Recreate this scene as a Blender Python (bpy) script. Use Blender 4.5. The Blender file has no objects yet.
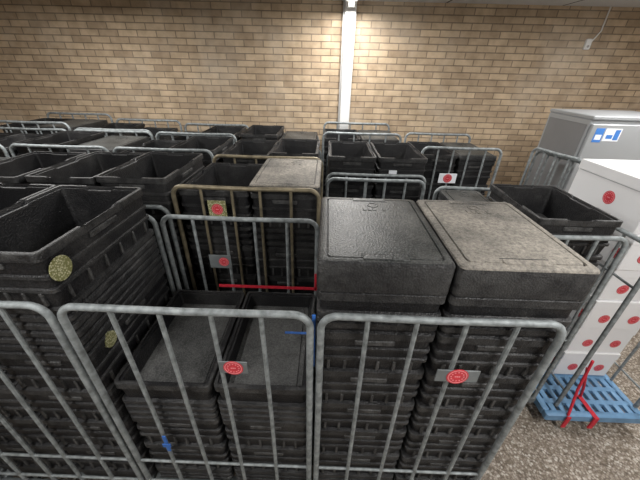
import bpy, math, random
from mathutils import Vector, Matrix
random.seed(4)
H=2.1
# ---------------------------------------------------------------- materials
def newmat(name):
    m=bpy.data.materials.new(name); m.use_nodes=True
    nt=m.node_tree; b=nt.nodes['Principled BSDF']
    return m,nt,b
def N(nt,t,**k):
    n=nt.nodes.new(t)
    for a,v in k.items(): setattr(n,a,v)
    return n
def coords(nt):
    return N(nt,'ShaderNodeTexCoord').outputs['Object']
def noise(nt,co,scale,detail=3,rough=.5):
    n=N(nt,'ShaderNodeTexNoise'); n.inputs['Scale'].default_value=scale
    n.inputs['Detail'].default_value=detail; n.inputs['Roughness'].default_value=rough
    nt.links.new(co,n.inputs['Vector']); return n
def ramp(nt,src,stops):
    r=N(nt,'ShaderNodeValToRGB'); e=r.color_ramp.elements
    while len(e)<len(stops): e.new(.5)
    for i,(p,c) in enumerate(stops):
        e[i].position=p; e[i].color=(c[0],c[1],c[2],1)
    nt.links.new(src,r.inputs['Fac']); return r
def mix(nt,f,a,b,mode='MIX'):
    m=N(nt,'ShaderNodeMix',data_type='RGBA',blend_type=mode)
    for s,v in ((m.inputs[0],f),(m.inputs[6],a),(m.inputs[7],b)):
        if isinstance(v,(int,float)): s.default_value=v
        elif isinstance(v,tuple): s.default_value=(v[0],v[1],v[2],1)
        else: nt.links.new(v,s)
    return m.outputs[2]
def bump(nt,b,h,strength=.3,dist=.002):
    n=N(nt,'ShaderNodeBump'); n.inputs['Strength'].default_value=strength
    n.inputs['Distance'].default_value=dist
    nt.links.new(h,n.inputs['Height']); nt.links.new(n.outputs[0],b.inputs['Normal'])
def simple(name,c,rough=.5,metal=0,var=.25,vs=12,bs=.1):
    m,nt,b=newmat(name); co=coords(nt)
    n=noise(nt,co,vs,4)
    d=tuple(x*(1-var) for x in c); l=tuple(min(1,x*(1+var)) for x in c)
    r=ramp(nt,n.outputs[0],[(.3,d),(.7,l)])
    nt.links.new(r.outputs[0],b.inputs['Base Color'])
    b.inputs['Roughness'].default_value=rough; b.inputs['Metallic'].default_value=metal
    if bs: bump(nt,b,noise(nt,co,vs*12,3).outputs[0],bs,.001)
    return m
def epp(name,base,dust,lo,hi,rough=.5,bs=.6,ns=4,edge=True):
    m,nt,b=newmat(name); co=coords(nt)
    v=N(nt,'ShaderNodeTexVoronoi'); v.inputs['Scale'].default_value=150
    nt.links.new(co,v.inputs['Vector'])
    n=noise(nt,co,ns,6,.65)
    f=ramp(nt,n.outputs[0],[(lo,(0,0,0)),(hi,(1,1,1))])
    n2=noise(nt,co,70,4,.75)
    ff=mix(nt,1.0,f.outputs[0],ramp(nt,n2.outputs[0],[(.32,(.25,.25,.25)),(.68,(1,1,1))]).outputs[0],'MULTIPLY')
    bc=ramp(nt,v.outputs['Distance'],[(.1,tuple(x*1.6 for x in base)),(.6,tuple(x*.5 for x in base))])
    col=mix(nt,ff,bc.outputs[0],dust)
    if edge:
        g=N(nt,'ShaderNodeNewGeometry')
        e=ramp(nt,g.outputs['Pointiness'],[(.53,(0,0,0)),(.60,(.55,.55,.55))])
        e2=mix(nt,1.0,e.outputs[0],ramp(nt,noise(nt,co,25,4,.7).outputs[0],[(.35,(.1,.1,.1)),(.6,(1,1,1))]).outputs[0],'MULTIPLY')
        col=mix(nt,e2,col,(.12,.12,.118))
    nt.links.new(col,b.inputs['Base Color'])
    b.inputs['Roughness'].default_value=rough
    b.inputs['Specular IOR Level'].default_value=.40
    bump(nt,b,v.outputs['Distance'],bs,.003)
    return m
M={}
M['epp']=epp('black_foam',(.009,.009,.0105),(.07,.068,.066),.48,.85,.50)
M['lid']=epp('grey_worn_foam_lid',(.042,.045,.044),(.17,.168,.16),.42,.8,.45,.35,edge=False)
M['dusty']=epp('dusty_foam_lid',(.075,.072,.068),(.38,.345,.295),.34,.62,.75,.3,3,edge=False)
M['inner']=epp('scuffed_foam_floor',(.055,.056,.056),(.20,.20,.195),.35,.75,.5,.4,edge=False)
M['zinc']=simple('galvanised_steel',(.24,.262,.268),.62,.3,.38,35,.15)
M['brass']=simple('yellowed_zinc_steel',(.23,.195,.13),.5,.4,.35,25,.1)
M['plate']=simple('grey_label_plate',(.15,.165,.17),.5,.1,.15)
M['red']=simple('red_sticker',(.56,.03,.045),.4,0,.15,40,0)
M['pink']=simple('sticker_print',(.75,.28,.30),.45,0,.1,40,0)
M['redstrap']=simple('red_webbing',(.55,.02,.04),.6,0,.2,60,.2)
M['blue']=simple('blue_webbing',(.03,.13,.45),.6,0,.2,60,.2)
M['bluebase']=simple('pale_blue_plastic',(.14,.28,.46),.5,0,.2,12,.1)
M['rubber']=simple('castor_rubber',(.03,.03,.035),.6)
M['white']=simple('white_carton',(.78,.78,.79),.5,0,.03,4,.05)
M['seam']=simple('carton_seam',(.40,.40,.42),.6,0,.05)
M['steel']=simple('brushed_cabinet_steel',(.38,.395,.41),.42,.2,.08,2,.05)
M['steel2']=simple('cabinet_dark_panel',(.24,.245,.255),.45,.2,.12,2,.05)
M['paper']=simple('paper_label',(.82,.85,.9),.6,0,.03)
M['bluepaper']=simple('blue_label_print',(.06,.22,.62),.5,0,.1)
M['paint']=simple('white_paint',(.74,.74,.73),.45,0,.05,6,.05)
M['midgrey']=simple('plain_grey',(.38,.37,.36),.5,0,.1,6,.05)
m,nt,b=newmat('green_print_sticker'); co=coords(nt)
v=N(nt,'ShaderNodeTexVoronoi'); v.inputs['Scale'].default_value=150; nt.links.new(co,v.inputs['Vector'])
r=ramp(nt,v.outputs['Distance'],[(.2,(.60,.58,.40)),(.55,(.18,.18,.07))]); nt.links.new(r.outputs[0],b.inputs['Base Color']); b.inputs['Roughness'].default_value=.4
M['green']=m
# brick
m,nt,b=newmat('yellow_brick'); co=coords(nt)
sep=N(nt,'ShaderNodeSeparateXYZ'); nt.links.new(co,sep.inputs[0])
add=N(nt,'ShaderNodeMath',operation='ADD'); nt.links.new(sep.outputs[0],add.inputs[0]); nt.links.new(sep.outputs[1],add.inputs[1])
cmb=N(nt,'ShaderNodeCombineXYZ'); nt.links.new(add.outputs[0],cmb.inputs[0]); nt.links.new(sep.outputs[2],cmb.inputs[1])
bt=N(nt,'ShaderNodeTexBrick'); nt.links.new(cmb.outputs[0],bt.inputs['Vector'])
bt.inputs['Scale'].default_value=1; bt.inputs['Brick Width'].default_value=.215; bt.inputs['Row Height'].default_value=.066
bt.inputs['Mortar Size'].default_value=.006; bt.inputs['Mortar Smooth'].default_value=.4; bt.inputs['Bias'].default_value=-.1
bt.inputs['Color1'].default_value=(.63,.485,.33,1); bt.inputs['Color2'].default_value=(.43,.32,.215,1); bt.inputs['Mortar'].default_value=(.27,.21,.15,1)
n=noise(nt,co,9,5,.6); n3=noise(nt,co,1.3,4,.6)
c=mix(nt,.7,bt.outputs[0],ramp(nt,n.outputs[0],[(.3,(.55,.53,.50)),(.7,(1,1,1))]).outputs[0],'MULTIPLY')
c=mix(nt,ramp(nt,n3.outputs[0],[(.5,(0,0,0)),(.8,(.45,.45,.45))]).outputs[0],c,(.64,.57,.48))
nt.links.new(c,b.inputs['Base Color']); b.inputs['Roughness'].default_value=.85
inv=N(nt,'ShaderNodeMath',operation='SUBTRACT'); inv.inputs[0].default_value=1; nt.links.new(bt.outputs[1],inv.inputs[1])
bump(nt,b,inv.outputs[0],.6,.006); M['brick']=m
# floor aggregate
m,nt,b=newmat('pebble_concrete'); co=coords(nt)
v=N(nt,'ShaderNodeTexVoronoi'); v.inputs['Scale'].default_value=85; nt.links.new(co,v.inputs['Vector'])
sx=N(nt,'ShaderNodeSeparateColor'); nt.links.new(v.outputs['Color'],sx.inputs[0])
r=ramp(nt,sx.outputs[0],[(.0,(.20,.16,.12)),(.45,(.31,.26,.21)),(.75,(.43,.375,.315)),(1,(.66,.62,.56))])
r2=ramp(nt,v.outputs['Distance'],[(.3,(1,1,1)),(.8,(.55,.52,.5))])
c=mix(nt,1.,r.outputs[0],r2.outputs[0],'MULTIPLY')
c=mix(nt,.5,c,ramp(nt,noise(nt,co,3,5).outputs[0],[(.3,(.6,.6,.6)),(.7,(1,1,1))]).outputs[0],'MULTIPLY')
nt.links.new(c,b.inputs['Base Color']); b.inputs['Roughness'].default_value=.7
bump(nt,b,v.outputs['Distance'],.4,.002); M['floor']=m
# ceiling
m,nt,b=newmat('ceiling_panels'); co=coords(nt)
bt=N(nt,'ShaderNodeTexBrick'); nt.links.new(co,bt.inputs['Vector']); bt.offset=0
bt.inputs['Scale'].default_value=1; bt.inputs['Brick Width'].default_value=1.2; bt.inputs['Row Height'].default_value=.6
bt.inputs['Mortar Size'].default_value=.012
bt.inputs['Color1'].default_value=(.68,.70,.72,1); bt.inputs['Color2'].default_value=(.62,.64,.66,1); bt.inputs['Mortar'].default_value=(.12,.12,.12,1)
nt.links.new(bt.outputs[0],b.inputs['Base Color']); b.inputs['Roughness'].default_value=.8; M['ceil']=m
m,nt,b=newmat('lit_diffuser'); b.inputs['Emission Color'].default_value=(1,.98,.94,1); b.inputs['Emission Strength'].default_value=8; M['glow']=m

# ---------------------------------------------------------------- mesh builder
class B:
    def __init__(s): s.v=[];s.f=[];s.m=[];s.mats=[]
    def mi(s,k):
        if k not in s.mats: s.mats.append(k)
        return s.mats.index(k)
    def quad(s,idx,k): s.f.append(tuple(idx)); s.m.append(s.mi(k))
    def box(s,x0,x1,y0,y1,z0,z1,k,bev=0,mat=None):
        c=bev
        def P(p):
            p=Vector(p)
            if mat: p=mat@p
            s.v.append(p); return len(s.v)-1
        if c<=0:
            i=[P((x,y,z)) for z in (z0,z1) for y in (y0,y1) for x in (x0,x1)]
            for q in ((0,2,3,1),(4,5,7,6),(0,1,5,4),(2,6,7,3),(0,4,6,2),(1,3,7,5)): s.quad([i[a] for a in q],k)
        else:
            rings=[]
            for z,ins in ((z0,c),(z0+c,0),(z1-c,0),(z1,c)):
                a,bx,cy,dy=x0+ins,x1-ins,y0+ins,y1-ins
                e=c
                rings.append([P(p) for p in ((a+e,cy,z),(bx-e,cy,z),(bx,cy+e,z),(bx,dy-e,z),(bx-e,dy,z),(a+e,dy,z),(a,dy-e,z),(a,cy+e,z))])
            s.loft(rings,k)
            s.quad(rings[0][::-1],k); s.quad(rings[-1],k)
    def loft(s,rings,k):
        for r0,r1 in zip(rings,rings[1:]):
            n=len(r0)
            for i in range(n):
                j=(i+1)%n; s.quad((r0[i],r0[j],r1[j],r1[i]),k)
    def add(s,pts):
        o=len(s.v); s.v+= [Vector(p) for p in pts]; return list(range(o,o+len(pts)))
    def tube(s,path,r,k,seg=8):
        path=[Vector(p) for p in path]; n=len(path); rings=[]; up=None
        for i,p in enumerate(path):
            t=(path[min(i+1,n-1)]-path[max(i-1,0)]).normalized()
            if up is None:
                a=Vector((0,0,1)) if abs(t.z)<.9 else Vector((0,1,0)); up=t.cross(a).normalized()
            up=(up-t*up.dot(t)).normalized(); sd=t.cross(up)
            rings.append(s.add([p+r*(math.cos(2*math.pi*j/seg)*up+math.sin(2*math.pi*j/seg)*sd) for j in range(seg)]))
        s.loft(rings,k)
        s.quad(rings[0][::-1],k); s.quad(rings[-1],k)
    def disc(s,c,nrm,r,k,th=.001,seg=28,r0=0):
        nrm=Vector(nrm).normalized(); a=Vector((0,0,1)) if abs(nrm.z)<.9 else Vector((1,0,0))
        u=nrm.cross(a).normalized(); w=nrm.cross(u); c=Vector(c)
        ring=lambda rr,o:s.add([c+nrm*o+rr*(math.cos(2*math.pi*j/seg)*u+math.sin(2*math.pi*j/seg)*w) for j in range(seg)])
        if r0<=0:
            a1=ring(r,0);b1=ring(r,th); s.loft([a1,b1],k); s.quad(b1,k)
        else:
            a1=ring(r,0);b1=ring(r,th);c1=ring(r0,th);d1=ring(r0,0); s.loft([a1,b1,c1,d1],k)
    def sticker(s,c,nrm,r):
        c=Vector(c); nrm=Vector(nrm).normalized()
        s.disc(c,nrm,r,'red',.001); s.disc(c+nrm*.001,nrm,r*.88,'pink',.0005,r0=r*.80)
        a=Vector((0,0,1)) if abs(nrm.z)<.9 else Vector((1,0,0)); u=nrm.cross(a).normalized(); w=nrm.cross(u)
        for j in range(12):
            t=2*math.pi*j/12; s.disc(c+nrm*.001+(u*math.cos(t)+w*math.sin(t))*r*.58,nrm,r*.08,'pink',.0005,seg=8)
        for q in (-.18,.0,.18): s.disc(c+nrm*.001+u*q*r,nrm,r*.09,'pink',.0005,seg=8)
    def obj(s,name,smooth=35):
        me=bpy.data.meshes.new(name); me.from_pydata([tuple(p) for p in s.v],[],s.f)
        for k in s.mats: me.materials.append(M[k])
        me.polygons.foreach_set('material_index',s.m)
        me.polygons.foreach_set('use_smooth',[True]*len(s.f))
        me.update()
        import bmesh
        bm=bmesh.new(); bm.from_mesh(me); bmesh.ops.recalc_face_normals(bm,faces=bm.faces); bm.to_mesh(me); bm.free()
        me.set_sharp_from_angle(angle=math.radians(smooth))
        o=bpy.data.objects.new(name,me); bpy.context.collection.objects.link(o)
        return o

# ---------------------------------------------------------------- crates
def ring(cx,cy,w,d,r,z,dip=0):
    pts=[]; hw,hd=w/2,d/2; r=max(.004,min(r,hw*.9,hd*.9))
    cs=[(hw-r,-hd+r,-90),(hw-r,hd-r,0),(-hw+r,hd-r,90),(-hw+r,-hd+r,180)]
    for ci,(x,y,a) in enumerate(cs):
        for j in range(5):
            t=math.radians(a+j*22.5); pts.append((cx+x+r*math.cos(t),cy+y+r*math.sin(t),z))
        nx,ny,_=cs[(ci+1)%4]; t0=math.radians(a+90)
        p0=(cx+x+r*math.cos(t0),cy+y+r*math.sin(t0)); p1=(cx+nx+r*math.cos(t0),cy+ny+r*math.sin(t0))
        for f,dd in ((.30,0),(.34,1),(.66,1),(.70,0)):
            pts.append((p0[0]+(p1[0]-p0[0])*f,p0[1]+(p1[1]-p0[1])*f,z-dip*dd))
    return pts
RC=.02
def stack(x0,x1,y0,y1,ztop,kind='open',segs=None,zb=.185,depth=None,name='insulated_crate_stack',extra=None,lidh=.05):
    b=B(); cx,cy=(x0+x1)/2,(y0+y1)/2; w,d=x1-x0-.003,y1-y0
    if segs is None: segs=[.22]+[.045]*3+[.22]*8
    prof=[]
    z=ztop-(lidh if kind!='open' else 0); zfirst=z
    for i,h in enumerate(segs):
        if z-h<zb: h=z-zb
        if h<.02: break
        band=min(.032,h*.55); st=.009
        prof+= [(0.001,z-.003),(0.001,z-band),(st,z-band-.003)]
        if h>.12:
            for q in (.38,.62):
                prof+=[(st,z-h*q),(st-.006,z-h*q-.004),(st-.006,z-h*q-.016),(st+.001,z-h*q-.020)]
        prof+=[(st+(.006 if h>.1 else .001),z-h+.002)]
        z-=h
    rings=[]
    for ins,zz in reversed(prof):
        rings.append(b.add(ring(cx,cy,w-2*ins,d-2*ins,RC,zz,.0)))
    b.quad(rings[0][::-1],'epp'); b.loft(rings,'epp')
    last=rings[-1]
    if kind=='open':
        D=depth or .18; t=.026
        dip=.016 if D>.1 else .006
        rr=[last]+[b.add(ring(cx,cy,w-2*i,d-2*i,RC-i*.3,zz,dp)) for i,zz,dp in ((.003,ztop,dip),(t*.55,ztop,dip),(t*.6,ztop-.009,dip*.4),(t,ztop-.009,dip*.4))]
        b.loft(rr,'epp')
        r3=[rr[-1],b.add(ring(cx,cy,w-2*t-.004,d-2*t-.004,.015,ztop-.03)),b.add(ring(cx,cy,w-2*t-.02,d-2*t-.02,.015,ztop-D))]
        b.loft(r3,'epp')
        r4=[r3[-1],b.add(ring(cx,cy,w-2*t-.06,d-2*t-.06,.015,ztop-D)),b.add(ring(cx,cy,w-2*t-.066,d-2*t-.066,.015,ztop-D+.005))]
        b.loft(r4,'inner'); b.quad(r4[-1],'inner')
    else:
        k='dusty' if kind=='dusty' else 'lid'; zb2=zfirst
        s1=[last,b.add(ring(cx,cy,w-.010,d-.010,RC,zb2)),b.add(ring(cx,cy,w-.010,d-.010,RC,zb2+.004)),b.add(ring(cx,cy,w,d,RC,zb2+.006)),b.add(ring(cx,cy,w,d,RC,ztop-.009))]
        b.loft(s1,'epp')
        s2=[s1[-1]]+[b.add(ring(cx,cy,w-2*i,d-2*i,RC,zz)) for i,zz in ((.003,ztop-.003),(.009,ztop))]
        b.loft(s2,k if kind=='dusty' else 'epp')
        # rim, groove and panel
        s2=[s2[-1]]+[b.add(ring(cx,cy,w-2*i,d-2*i,RC*.7,zz)) for i,zz in ((.026,ztop+.001),(.0275,ztop-.005))]
        b.loft(s2,k)
        s3=[s2[-1],b.add(ring(cx,cy,w-.063,d-.063,RC*.7,ztop-.005))]; b.loft(s3,'epp')
        s2=[s3[-1]]+[b.add(ring(cx,cy,w-2*i,d-2*i,RC*.7,zz)) for i,zz in ((.033,ztop+.001),(.06,ztop+.002))]
        b.loft(s2,k); b.quad(s2[-1],k)
        zt=ztop+.001
        for sy in (-1,1):
            yy=cy+sy*(d/2-.034)
            b.box(cx-.07,cx+.07,yy-.014,yy+.014,zt-.006,zt+.003,k,.002)
            b.box(cx-.074,cx+.074,yy-.018*sy-.002,yy-.018*sy+.002,zt-.006,zt+.0015,'epp')
        for j in range(5):
            if j!=3: b.box(cx-.035+j*.020,cx-.021+j*.020,cy+d*.22,cy+d*.22+.028,zt-.003,zt+.0035,k,.001)
        b.disc((cx+.01,cy+d*.33,zt),(0,0,1),.024,k,.003,r0=.017)
    z=zfirst
    for h in segs:
        if z-h<zb: break
        if h>.12:
            zz=z-.052
            b.box(cx-.07,cx+.07,y0+.002,y0+.02,zz-.012,zz+.012,'epp',.004)
            for xx,sg in ((x0,1),(x1,-1)):
                a,c=sorted((xx+sg*.004,xx+sg*.03)); b.box(a,c,cy-.08,cy+.08,zz-.012,zz+.012,'epp',.004)
            if y0<1.7:
                zl=z-h+.008; zh=z-h*.62-.02
                for q in range(6):
                    xx=x0+.05+(w-.11)*q/5; b.box(xx-.006,xx+.006,y0+.004,y0+.02,zl,zh,'epp',.002)
                    yy=y0+.06+(d-.12)*q/5
                    b.box(x1-.02,x1-.006,yy-.006,yy+.006,zl,zh,'epp',.002)
        z-=h
    if extra: extra(b)
    return b.obj(name,32)

# ---------------------------------------------------------------- roll cage
def upanel(b,p0,p1,z0,z1,k,nb=4,r=.0125,rb=.0085,rc=.055,rails=(.25,.72)):
    p0=Vector((p0[0],p0[1],0)); p1=Vector((p1[0],p1[1],0)); L=(p1-p0).length; u=(p1-p0)/L; Z=Vector((0,0,1))
    path=[p0+Z*z0,p0+Z*(z1-rc-.15)]
    for j in range(7):
        a=math.radians(j*15); path.append(p0+u*(rc-rc*math.cos(a))+Z*(z1-rc+rc*math.sin(a)))
    path.append(p0+u*(L/2)+Z*(z1-.004))
    for j in range(6,-1,-1):
        a=math.radians(j*15); path.append(p1-u*(rc-rc*math.cos(a))+Z*(z1-rc+rc*math.sin(a)))
    path+= [p1+Z*(z1-rc-.15),p1+Z*z0]
    b.tube(path,r,k,10)
    for i in range(nb):
        q=p0+u*(L*(i+1)/(nb+1)+random.uniform(-.006,.006)); b.tube([q+Z*(z0+.02),q+u*random.uniform(-.005,.005)+Z*(z1*.6),q+Z*(z1-.003)],rb,k,8)
    for zr in rails: b.tube([p0+Z*zr,p1+Z*zr],rb*.8,k,8)
def plate(b,cx,y,z,w=.10,h=.05,st=.026,off=0,k='plate'):
    b.box(cx-w/2,cx+w/2,y-.006,y-.001,z-h/2,z+h/2,k,.001)
    b.sticker((cx+off,y-.0062,z),(0,-1,0),st)
def cage(x0,x1,y0,y1,zt=1.42,k='zinc',zt2=None,extra=None,base='plate',panels='fb',name='roll_cage',rails=(.25,.72),r=.0125):
    b=B(); zt2=zt2 or zt
    if 'f' in panels: upanel(b,(x0+r,y0+r),(x1-r,y0+r),.13,zt,k,rails=rails,r=r)
    if 'b' in panels: upanel(b,(x0+r,y1-r),(x1-r,y1-r),.13,zt2,k,rails=rails,r=r)
    for a,c,d,e in ((x0,x1,y0,y0+.03),(x0,x1,y1-.03,y1),(x0,x0+.03,y0+.03,y1-.03),(x1-.03,x1,y0+.03,y1-.03)):
        b.box(a,c,d,e,.12,.165,base,.003)
    n=9
    for i in range(n):
        yy=y0+.05+(y1-y0-.12)*i/(n-1); b.box(x0+.03,x1-.03,yy,yy+.028,.14,.163,base)
    for xx in (x0+.08,x1-.08):
        for yy in (y0+.09,y1-.09):
            b.tube([(xx-.016,yy,.055),(xx+.016,yy,.055)],.055,'rubber',18)
            b.tube([(xx-.024,yy,.055),(xx+.024,yy,.055)],.012,k,8)
            b.box(xx-.026,xx-.02,yy-.02,yy+.02,.045,.122,k); b.box(xx+.02,xx+.026,yy-.02,yy+.02,.045,.122,k)
            b.box(xx-.035,xx+.035,yy-.035,yy+.035,.112,.12,k)
    if extra: extra(b)
    return b.obj(name,40)

# ---- row 1
FR=(.25,.45)
cage(-1.69,-.88,.70,1.41,rails=FR)
cage(-2.52,-1.71,.72,1.43,rails=FR)
stack(-2.10,-1.72,.78,1.365,1.45,'open'); stack(-2.49,-2.11,.78,1.365,1.45,'open')
def stk(b):
    b.disc((-.861,.790,1.515),(1,0,0),.043,'green',.003); b.disc((-.868,.85,1.12),(1,0,0),.034,'green',.010)
segL=[.22]+[.038]*6+[.22]*6
stack(-1.26,-.858,.735,1.335,1.60,'open',segL,depth=.2,extra=stk)
stack(-1.665,-1.263,.735,1.335,1.60,'open',segL,depth=.2)
def exA(b):
    plate(b,-.305,.70,1.175,.10,.06,.035,0)
    plate(b,-.57,1.385,1.16,.12,.085,.028,0.02)
    b.box(-.60,-.03,1.376,1.379,.985,1.003,'redstrap')
    b.box(-.045,-.033,1.376,1.379,.98,1.10,'redstrap')
    b.box(-.030,-.018,.733,.738,1.15,1.40,'blue'); b.box(-.17,-.06,1.02,1.032,1.004,1.007,'blue')
    b.box(-.675,-.660,.695,.699,.58,.70,'blue'); b.box(-.685,-.65,.692,.697,.62,.64,'blue')
cage(-.865,-.022,.70,1.41,extra=exA,rails=FR)
segA=[.11]+[.04]*3+[.22]*6
stack(-.828,-.432,.735,1.33,.995,'open',segA,depth=.075)
stack(-.424,-.035,.735,1.33,1.0,'open',segA,depth=.075)
def exC(b): plate(b,.485,.70,1.175,.15,.06,.038,0)
cage(-.012,.79,.70,1.41,extra=exC,rails=FR)
segC=[.08,.045,.045,.20,.20,.20,.20,.20,.20]
stack(-.018,.398,.735,1.265,1.61,'lid',segC,lidh=.115)
stack(.402,.818,.73,1.265,1.612,'dusty',segC,lidh=.115)
# ---- row 2
cage(-2.5,-1.69,1.5,2.2)
stack(-2.48,-2.10,1.55,2.13,1.50,'lid'); stack(-2.09,-1.70,1.55,2.13,1.55,'open')
cage(-1.665,-.86,1.5,2.2)
stack(-1.655,-1.27,1.55,2.13,1.56,'open'); stack(-1.262,-.868,1.55,2.13,1.57,'open')
def exB(b):
    b.box(-.65,-.55,1.530,1.535,1.36,1.46,'green'); b.sticker((-.60,1.5295,1.41),(0,-1,0),.032)
cage(-.855,-.02,1.54,2.24,1.53,'brass',extra=exB)
stack(-.835,-.43,1.575,2.15,1.50,'open'); stack(-.425,-.03,1.575,2.15,1.545,'dusty')
cage(.0,.73,1.45,2.12)
stack(.02,.36,1.5,2.05,.95,'open'); stack(.37,.71,1.5,2.05,.95,'open')
cage(.75,1.50,1.30,2.0)
stack(1.04,1.45,1.335,1.86,1.50,'open',[.20,.04,.04,.22,.22,.22,.22,.22])
def exS(b): b.sticker((.90,1.7,1.422),(0,0,1),.03)
stack(.765,1.03,1.5,1.95,1.42,'lid',extra=exS)
# ---- row 3
for (a,c,za,zb2,ka,kb) in ((-3.36,-2.56,1.5,1.5,'open','open'),(-2.53,-1.72,1.54,1.5,'open','lid'),(-1.70,-.89,1.48,1.52,'open','open'),(-.86,-.05,1.50,1.52,'open','open')):
    cage(a,c,2.36,3.06,1.53 if a<-1 else 1.42)
    m_=(a+c)/2; j=random.uniform(-.012,.02)
    stack(a+.012,m_-.003,2.40+j,2.98+j,za,ka); stack(m_+.003,c-.012,2.41-j,2.99-j,zb2,kb)
cage(.0,.79,2.28,3.0,1.40)
def lab(cx):
    def f(b): b.box(cx-.03,cx+.03,2.300,2.313,1.41,1.435,'paper')
    return f
stack(.012,.39,2.31,2.9,1.53,'open',[.22]*8,extra=None); stack(.40,.78,2.31,2.9,1.53,'open',[.22]*8,extra=lab(.52))
def exG(b): plate(b,1.12,2.72,1.26,.16,.09,.040,0,'paper')
cage(.84,1.56,2.72,3.42,1.53,extra=exG)
stack(.855,1.195,2.76,3.35,1.46,'open',[.22]*8); stack(1.205,1.545,2.76,3.35,1.46,'lid',[.22]*8)
# ---- row 4
for (a,c,za,zb2,zt) in ((-3.4,-2.6,1.53,1.53,1.58),(-2.57,-1.77,1.50,1.46,1.53),(-1.74,-.94,1.42,1.50,1.50),(-.9,-.1,1.52,1.46,1.42),(-.05,.75,1.5,1.5,1.56)):
    cage(a,c,3.12,3.82,zt); m_=(a+c)/2; j=random.uniform(-.012,.02)
    stack(a+.012,m_-.003,3.16+j,3.74+j,za,'open'); stack(m_+.003,c-.012,3.17-j,3.75-j,zb2,random.choice(['open','lid']))

def folded():
    b=B(); upanel(b,(1.90,2.86),(2.02,2.40),.13,1.53,'zinc',nb=3); upanel(b,(1.95,2.88),(2.07,2.42),.13,1.50,'zinc',nb=3)
    b.box(1.88,2.10,2.38,2.90,.115,.16,'zinc',.004)
    for xx,yy in ((1.93,2.84),(2.05,2.84),(1.93,2.44),(2.05,2.44)):
        b.tube([(xx-.014,yy,.055),(xx+.014,yy,.055)],.055,'rubber',16); b.box(xx-.02,xx+.02,yy-.015,yy+.015,.09,.118,'zinc')
    return b.obj('folded_roll_cage',40)
folded()

# ---- cabinet
b=B()
X0,X1,Y0,Y1=2.15,2.92,2.64,3.2
b.box(X0,X1,Y0+.03,Y1,.08,1.80,'steel',.006)
b.box(X0+.01,X1-.01,Y0,Y0+.028,.12,1.77,'steel',.005)
b.box(X0-.004,X1+.004,Y0+.01,Y1+.004,1.80,1.83,'steel',.006)
b.box(X0-.003,X0,Y0+.05,Y1-.03,.12,1.76,'steel2')
b.box(X1-.09,X1-.06,Y0-.04,Y0,.85,1.25,'steel2',.004)
for xx in (X0+.05,X1-.05):
    for yy in (Y0+.08,Y1-.05): b.tube([(xx,yy,0),(xx,yy,.08)],.02,'rubber',12)
b.box(X0+.05,X0+.12,Y0-.002,Y0,1.63,1.74,'bluepaper'); b.box(X0+.06,X0+.11,Y0-.003,Y0-.002,1.65,1.69,'paper')
b.box(X0+.13,X0+.26,Y0-.002,Y0,1.64,1.74,'paper'); b.box(X0+.15,X0+.20,Y0-.003,Y0-.002,1.66,1.69,'bluepaper'); b.box(X0+.21,X0+.25,Y0-.003,Y0-.002,1.65,1.73,'bluepaper')
b.obj('steel_cabinet',30)

# ---- white cartons on blue based cage
def exI(b):
    b.box(1.625,1.65,1.172,1.18,.06,.17,'redstrap')
    b.tube([(1.66,1.27,.60),(1.67,1.255,.35),(1.64,1.19,.168)],.008,'redstrap',8)
    b.box(1.80,1.83,1.172,1.18,.06,.17,'redstrap'); b.box(1.80,1.83,1.18,1.34,.1655,.169,'redstrap')
    b.tube([(1.67,1.28,.52),(1.76,1.30,.30),(1.82,1.33,.17)],.008,'redstrap',8)
def bluecage():
    b=B(); x0,x1,y0,y1=1.51,2.16,1.19,2.10
    for a,c,d,e in ((x0,x1,y0,y0+.04),(x0,x1,y1-.04,y1),(x0,x0+.04,y0+.04,y1-.04),(x1-.04,x1,y0+.04,y1-.04)): b.box(a,c,d,e,.10,.165,'bluebase',.008)
    for i in range(9):
        xx=x0+.05+(x1-x0-.14)*i/8; b.box(xx,xx+.035,y0+.03,y1-.03,.135,.162,'bluebase',.003)
    for i in range(8):
        yy=y0+.09+(y1-y0-.2)*i/7; b.box(x0+.03,x1-.03,yy,yy+.03,.13,.1625,'bluebase')
    upanel(b,(1.62,1.27),(1.62,2.07),.15,1.38,'zinc',nb=3,rails=(.3,1.15))
    upanel(b,(2.145,1.27),(2.145,2.07),.15,1.38,'zinc',nb=3,rails=(.3,1.15))
    for xx in (x0+.1,x1-.1):
        for yy in (y0+.12,y1-.12):
            b.tube([(xx-.016,yy,.05),(xx+.016,yy,.05)],.05,'rubber',18); b.box(xx-.03,xx+.03,yy-.03,yy+.03,.09,.102,'zinc')
    exI(b); return b.obj('blue_based_roll_cage',40)
bluecage()
b=B(); z=.17; hs=[.235,.235,.235,.235,.235,.28]
for i,h in enumerate(hs):
    x0=1.735+(.01 if i%2 else 0)-(.03 if i==5 else 0); y0=1.50+(.012 if i%2 else 0); x1=x0+.385; y1=y0+.55
    b.box(x0,x1,y0,y1,z+.001,z+h-.002,'white',.004)
    b.box(x0-.003,x1+.003,y0-.003,y1+.003,z+h-.06,z+h,'white',.003)
    b.box(x0-.004,x0-.0025,y0+.02,y1-.02,z+h-.063,z+h-.060,'seam')
    zc=z+h*.38
    if i==5: b.sticker((x0-.001,y0+.24,z+h*.45),(-1,0,0),.040)
    else:
        for yy in ((.12,.40) if i%2 else (.05,.27,.47)): b.sticker((x0-.001,y0+yy,zc),(-1,0,0),.034)
    b.sticker((x0+.11,y0-.001,zc),(0,-1,0),.034); b.sticker((x0+.30,y0-.001,zc),(0,-1,0),.034)
    z+=h
b.obj('white_carton_stack',30)

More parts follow.
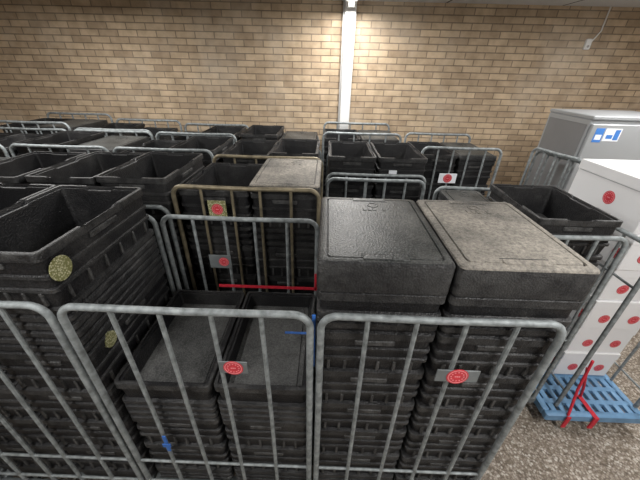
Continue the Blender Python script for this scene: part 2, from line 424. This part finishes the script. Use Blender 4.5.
# ---------------------------------------------------------------- room
def slab(name,x0,x1,y0,y1,z0,z1,k):
    b=B(); b.box(x0,x1,y0,y1,z0,z1,k); return b.obj(name,30)
CZ=2.74
slab('floor',-4.6,4.6,-2.6,4.1,-.1,0,'floor')
slab('wall_back',-4.6,4.6,3.97,4.1,0,CZ,'brick')
slab('wall_left',-4.6,-4.5,-2.5,3.97,0,CZ,'brick')
slab('wall_right',4.5,4.6,-2.5,3.97,0,CZ,'brick')
slab('wall_front',-4.6,4.6,-2.6,-2.5,0,CZ,'paint')
slab('ceiling',-4.6,4.6,-2.6,4.1,CZ,CZ+.1,'ceil')
b=B(); b.box(.145,.260,3.87,3.97,0,CZ,'paint',.006); b.box(.125,.145,3.90,3.97,0,CZ,'midgrey'); b.obj('white_pole_1',30)  # white pole against the back wall, with a grey strip as its left side
b=B(); b.box(2.76,2.82,3.935,3.97,2.36,2.46,'paint',.006); b.tube([(2.82,3.955,2.43),(2.88,3.955,2.53),(2.88,3.955,CZ)],.007,'paint',8)
b.disc((2.79,3.935,2.39),(0,-1,0),.012,'midgrey',.004); b.obj('wall_sensor',30)
def lamp(x,y,L,pw):
    b=B(); b.box(x-.06,x+.06,y-L/2,y+L/2,CZ-.035,CZ,'paint',.004)
    b.tube([(x,y-L/2+.03,CZ-.055),(x,y+L/2-.03,CZ-.055)],.018,'glow',10)
    b.box(x-.03,x+.03,y-L/2,y-L/2+.03,CZ-.08,CZ-.03,'paint'); b.box(x-.03,x+.03,y+L/2-.03,y+L/2,CZ-.08,CZ-.03,'paint')
    b.obj('fluorescent_lamp',30)
    l=bpy.data.lights.new('tube_light','AREA'); l.shape='RECTANGLE'; l.size=.3; l.size_y=L; l.energy=pw; l.color=(1,.985,.96)
    o=bpy.data.objects.new('tube_light',l); o.location=(x,y,CZ-.1); bpy.context.collection.objects.link(o)
lamp(.20,3.05,1.5,40); lamp(-2.3,2.3,1.5,42); lamp(2.6,2.0,1.5,42); lamp(-1.2,-.3,1.5,34); lamp(1.4,-.3,1.5,54)
w=bpy.data.worlds.new('world'); bpy.context.scene.world=w; w.use_nodes=True
w.node_tree.nodes['Background'].inputs[0].default_value=(.9,.93,1,1); w.node_tree.nodes['Background'].inputs[1].default_value=.3
# ---------------------------------------------------------------- camera
cam=bpy.data.cameras.new('camera'); co_=bpy.data.objects.new('camera',cam); bpy.context.collection.objects.link(co_)
cam.sensor_width=36; cam.lens=300/640*36; cam.clip_start=.02
R=Matrix.Rotation(math.radians(.8),4,'Z')@Matrix.Rotation(math.radians(90-29.5),4,'X')@Matrix.Rotation(math.radians(1.5),4,'Z')
co_.matrix_world=Matrix.Translation((0,0,H))@R
sc=bpy.context.scene; sc.camera=co_
sc.view_settings.view_transform='Standard'; sc.view_settings.exposure=.05
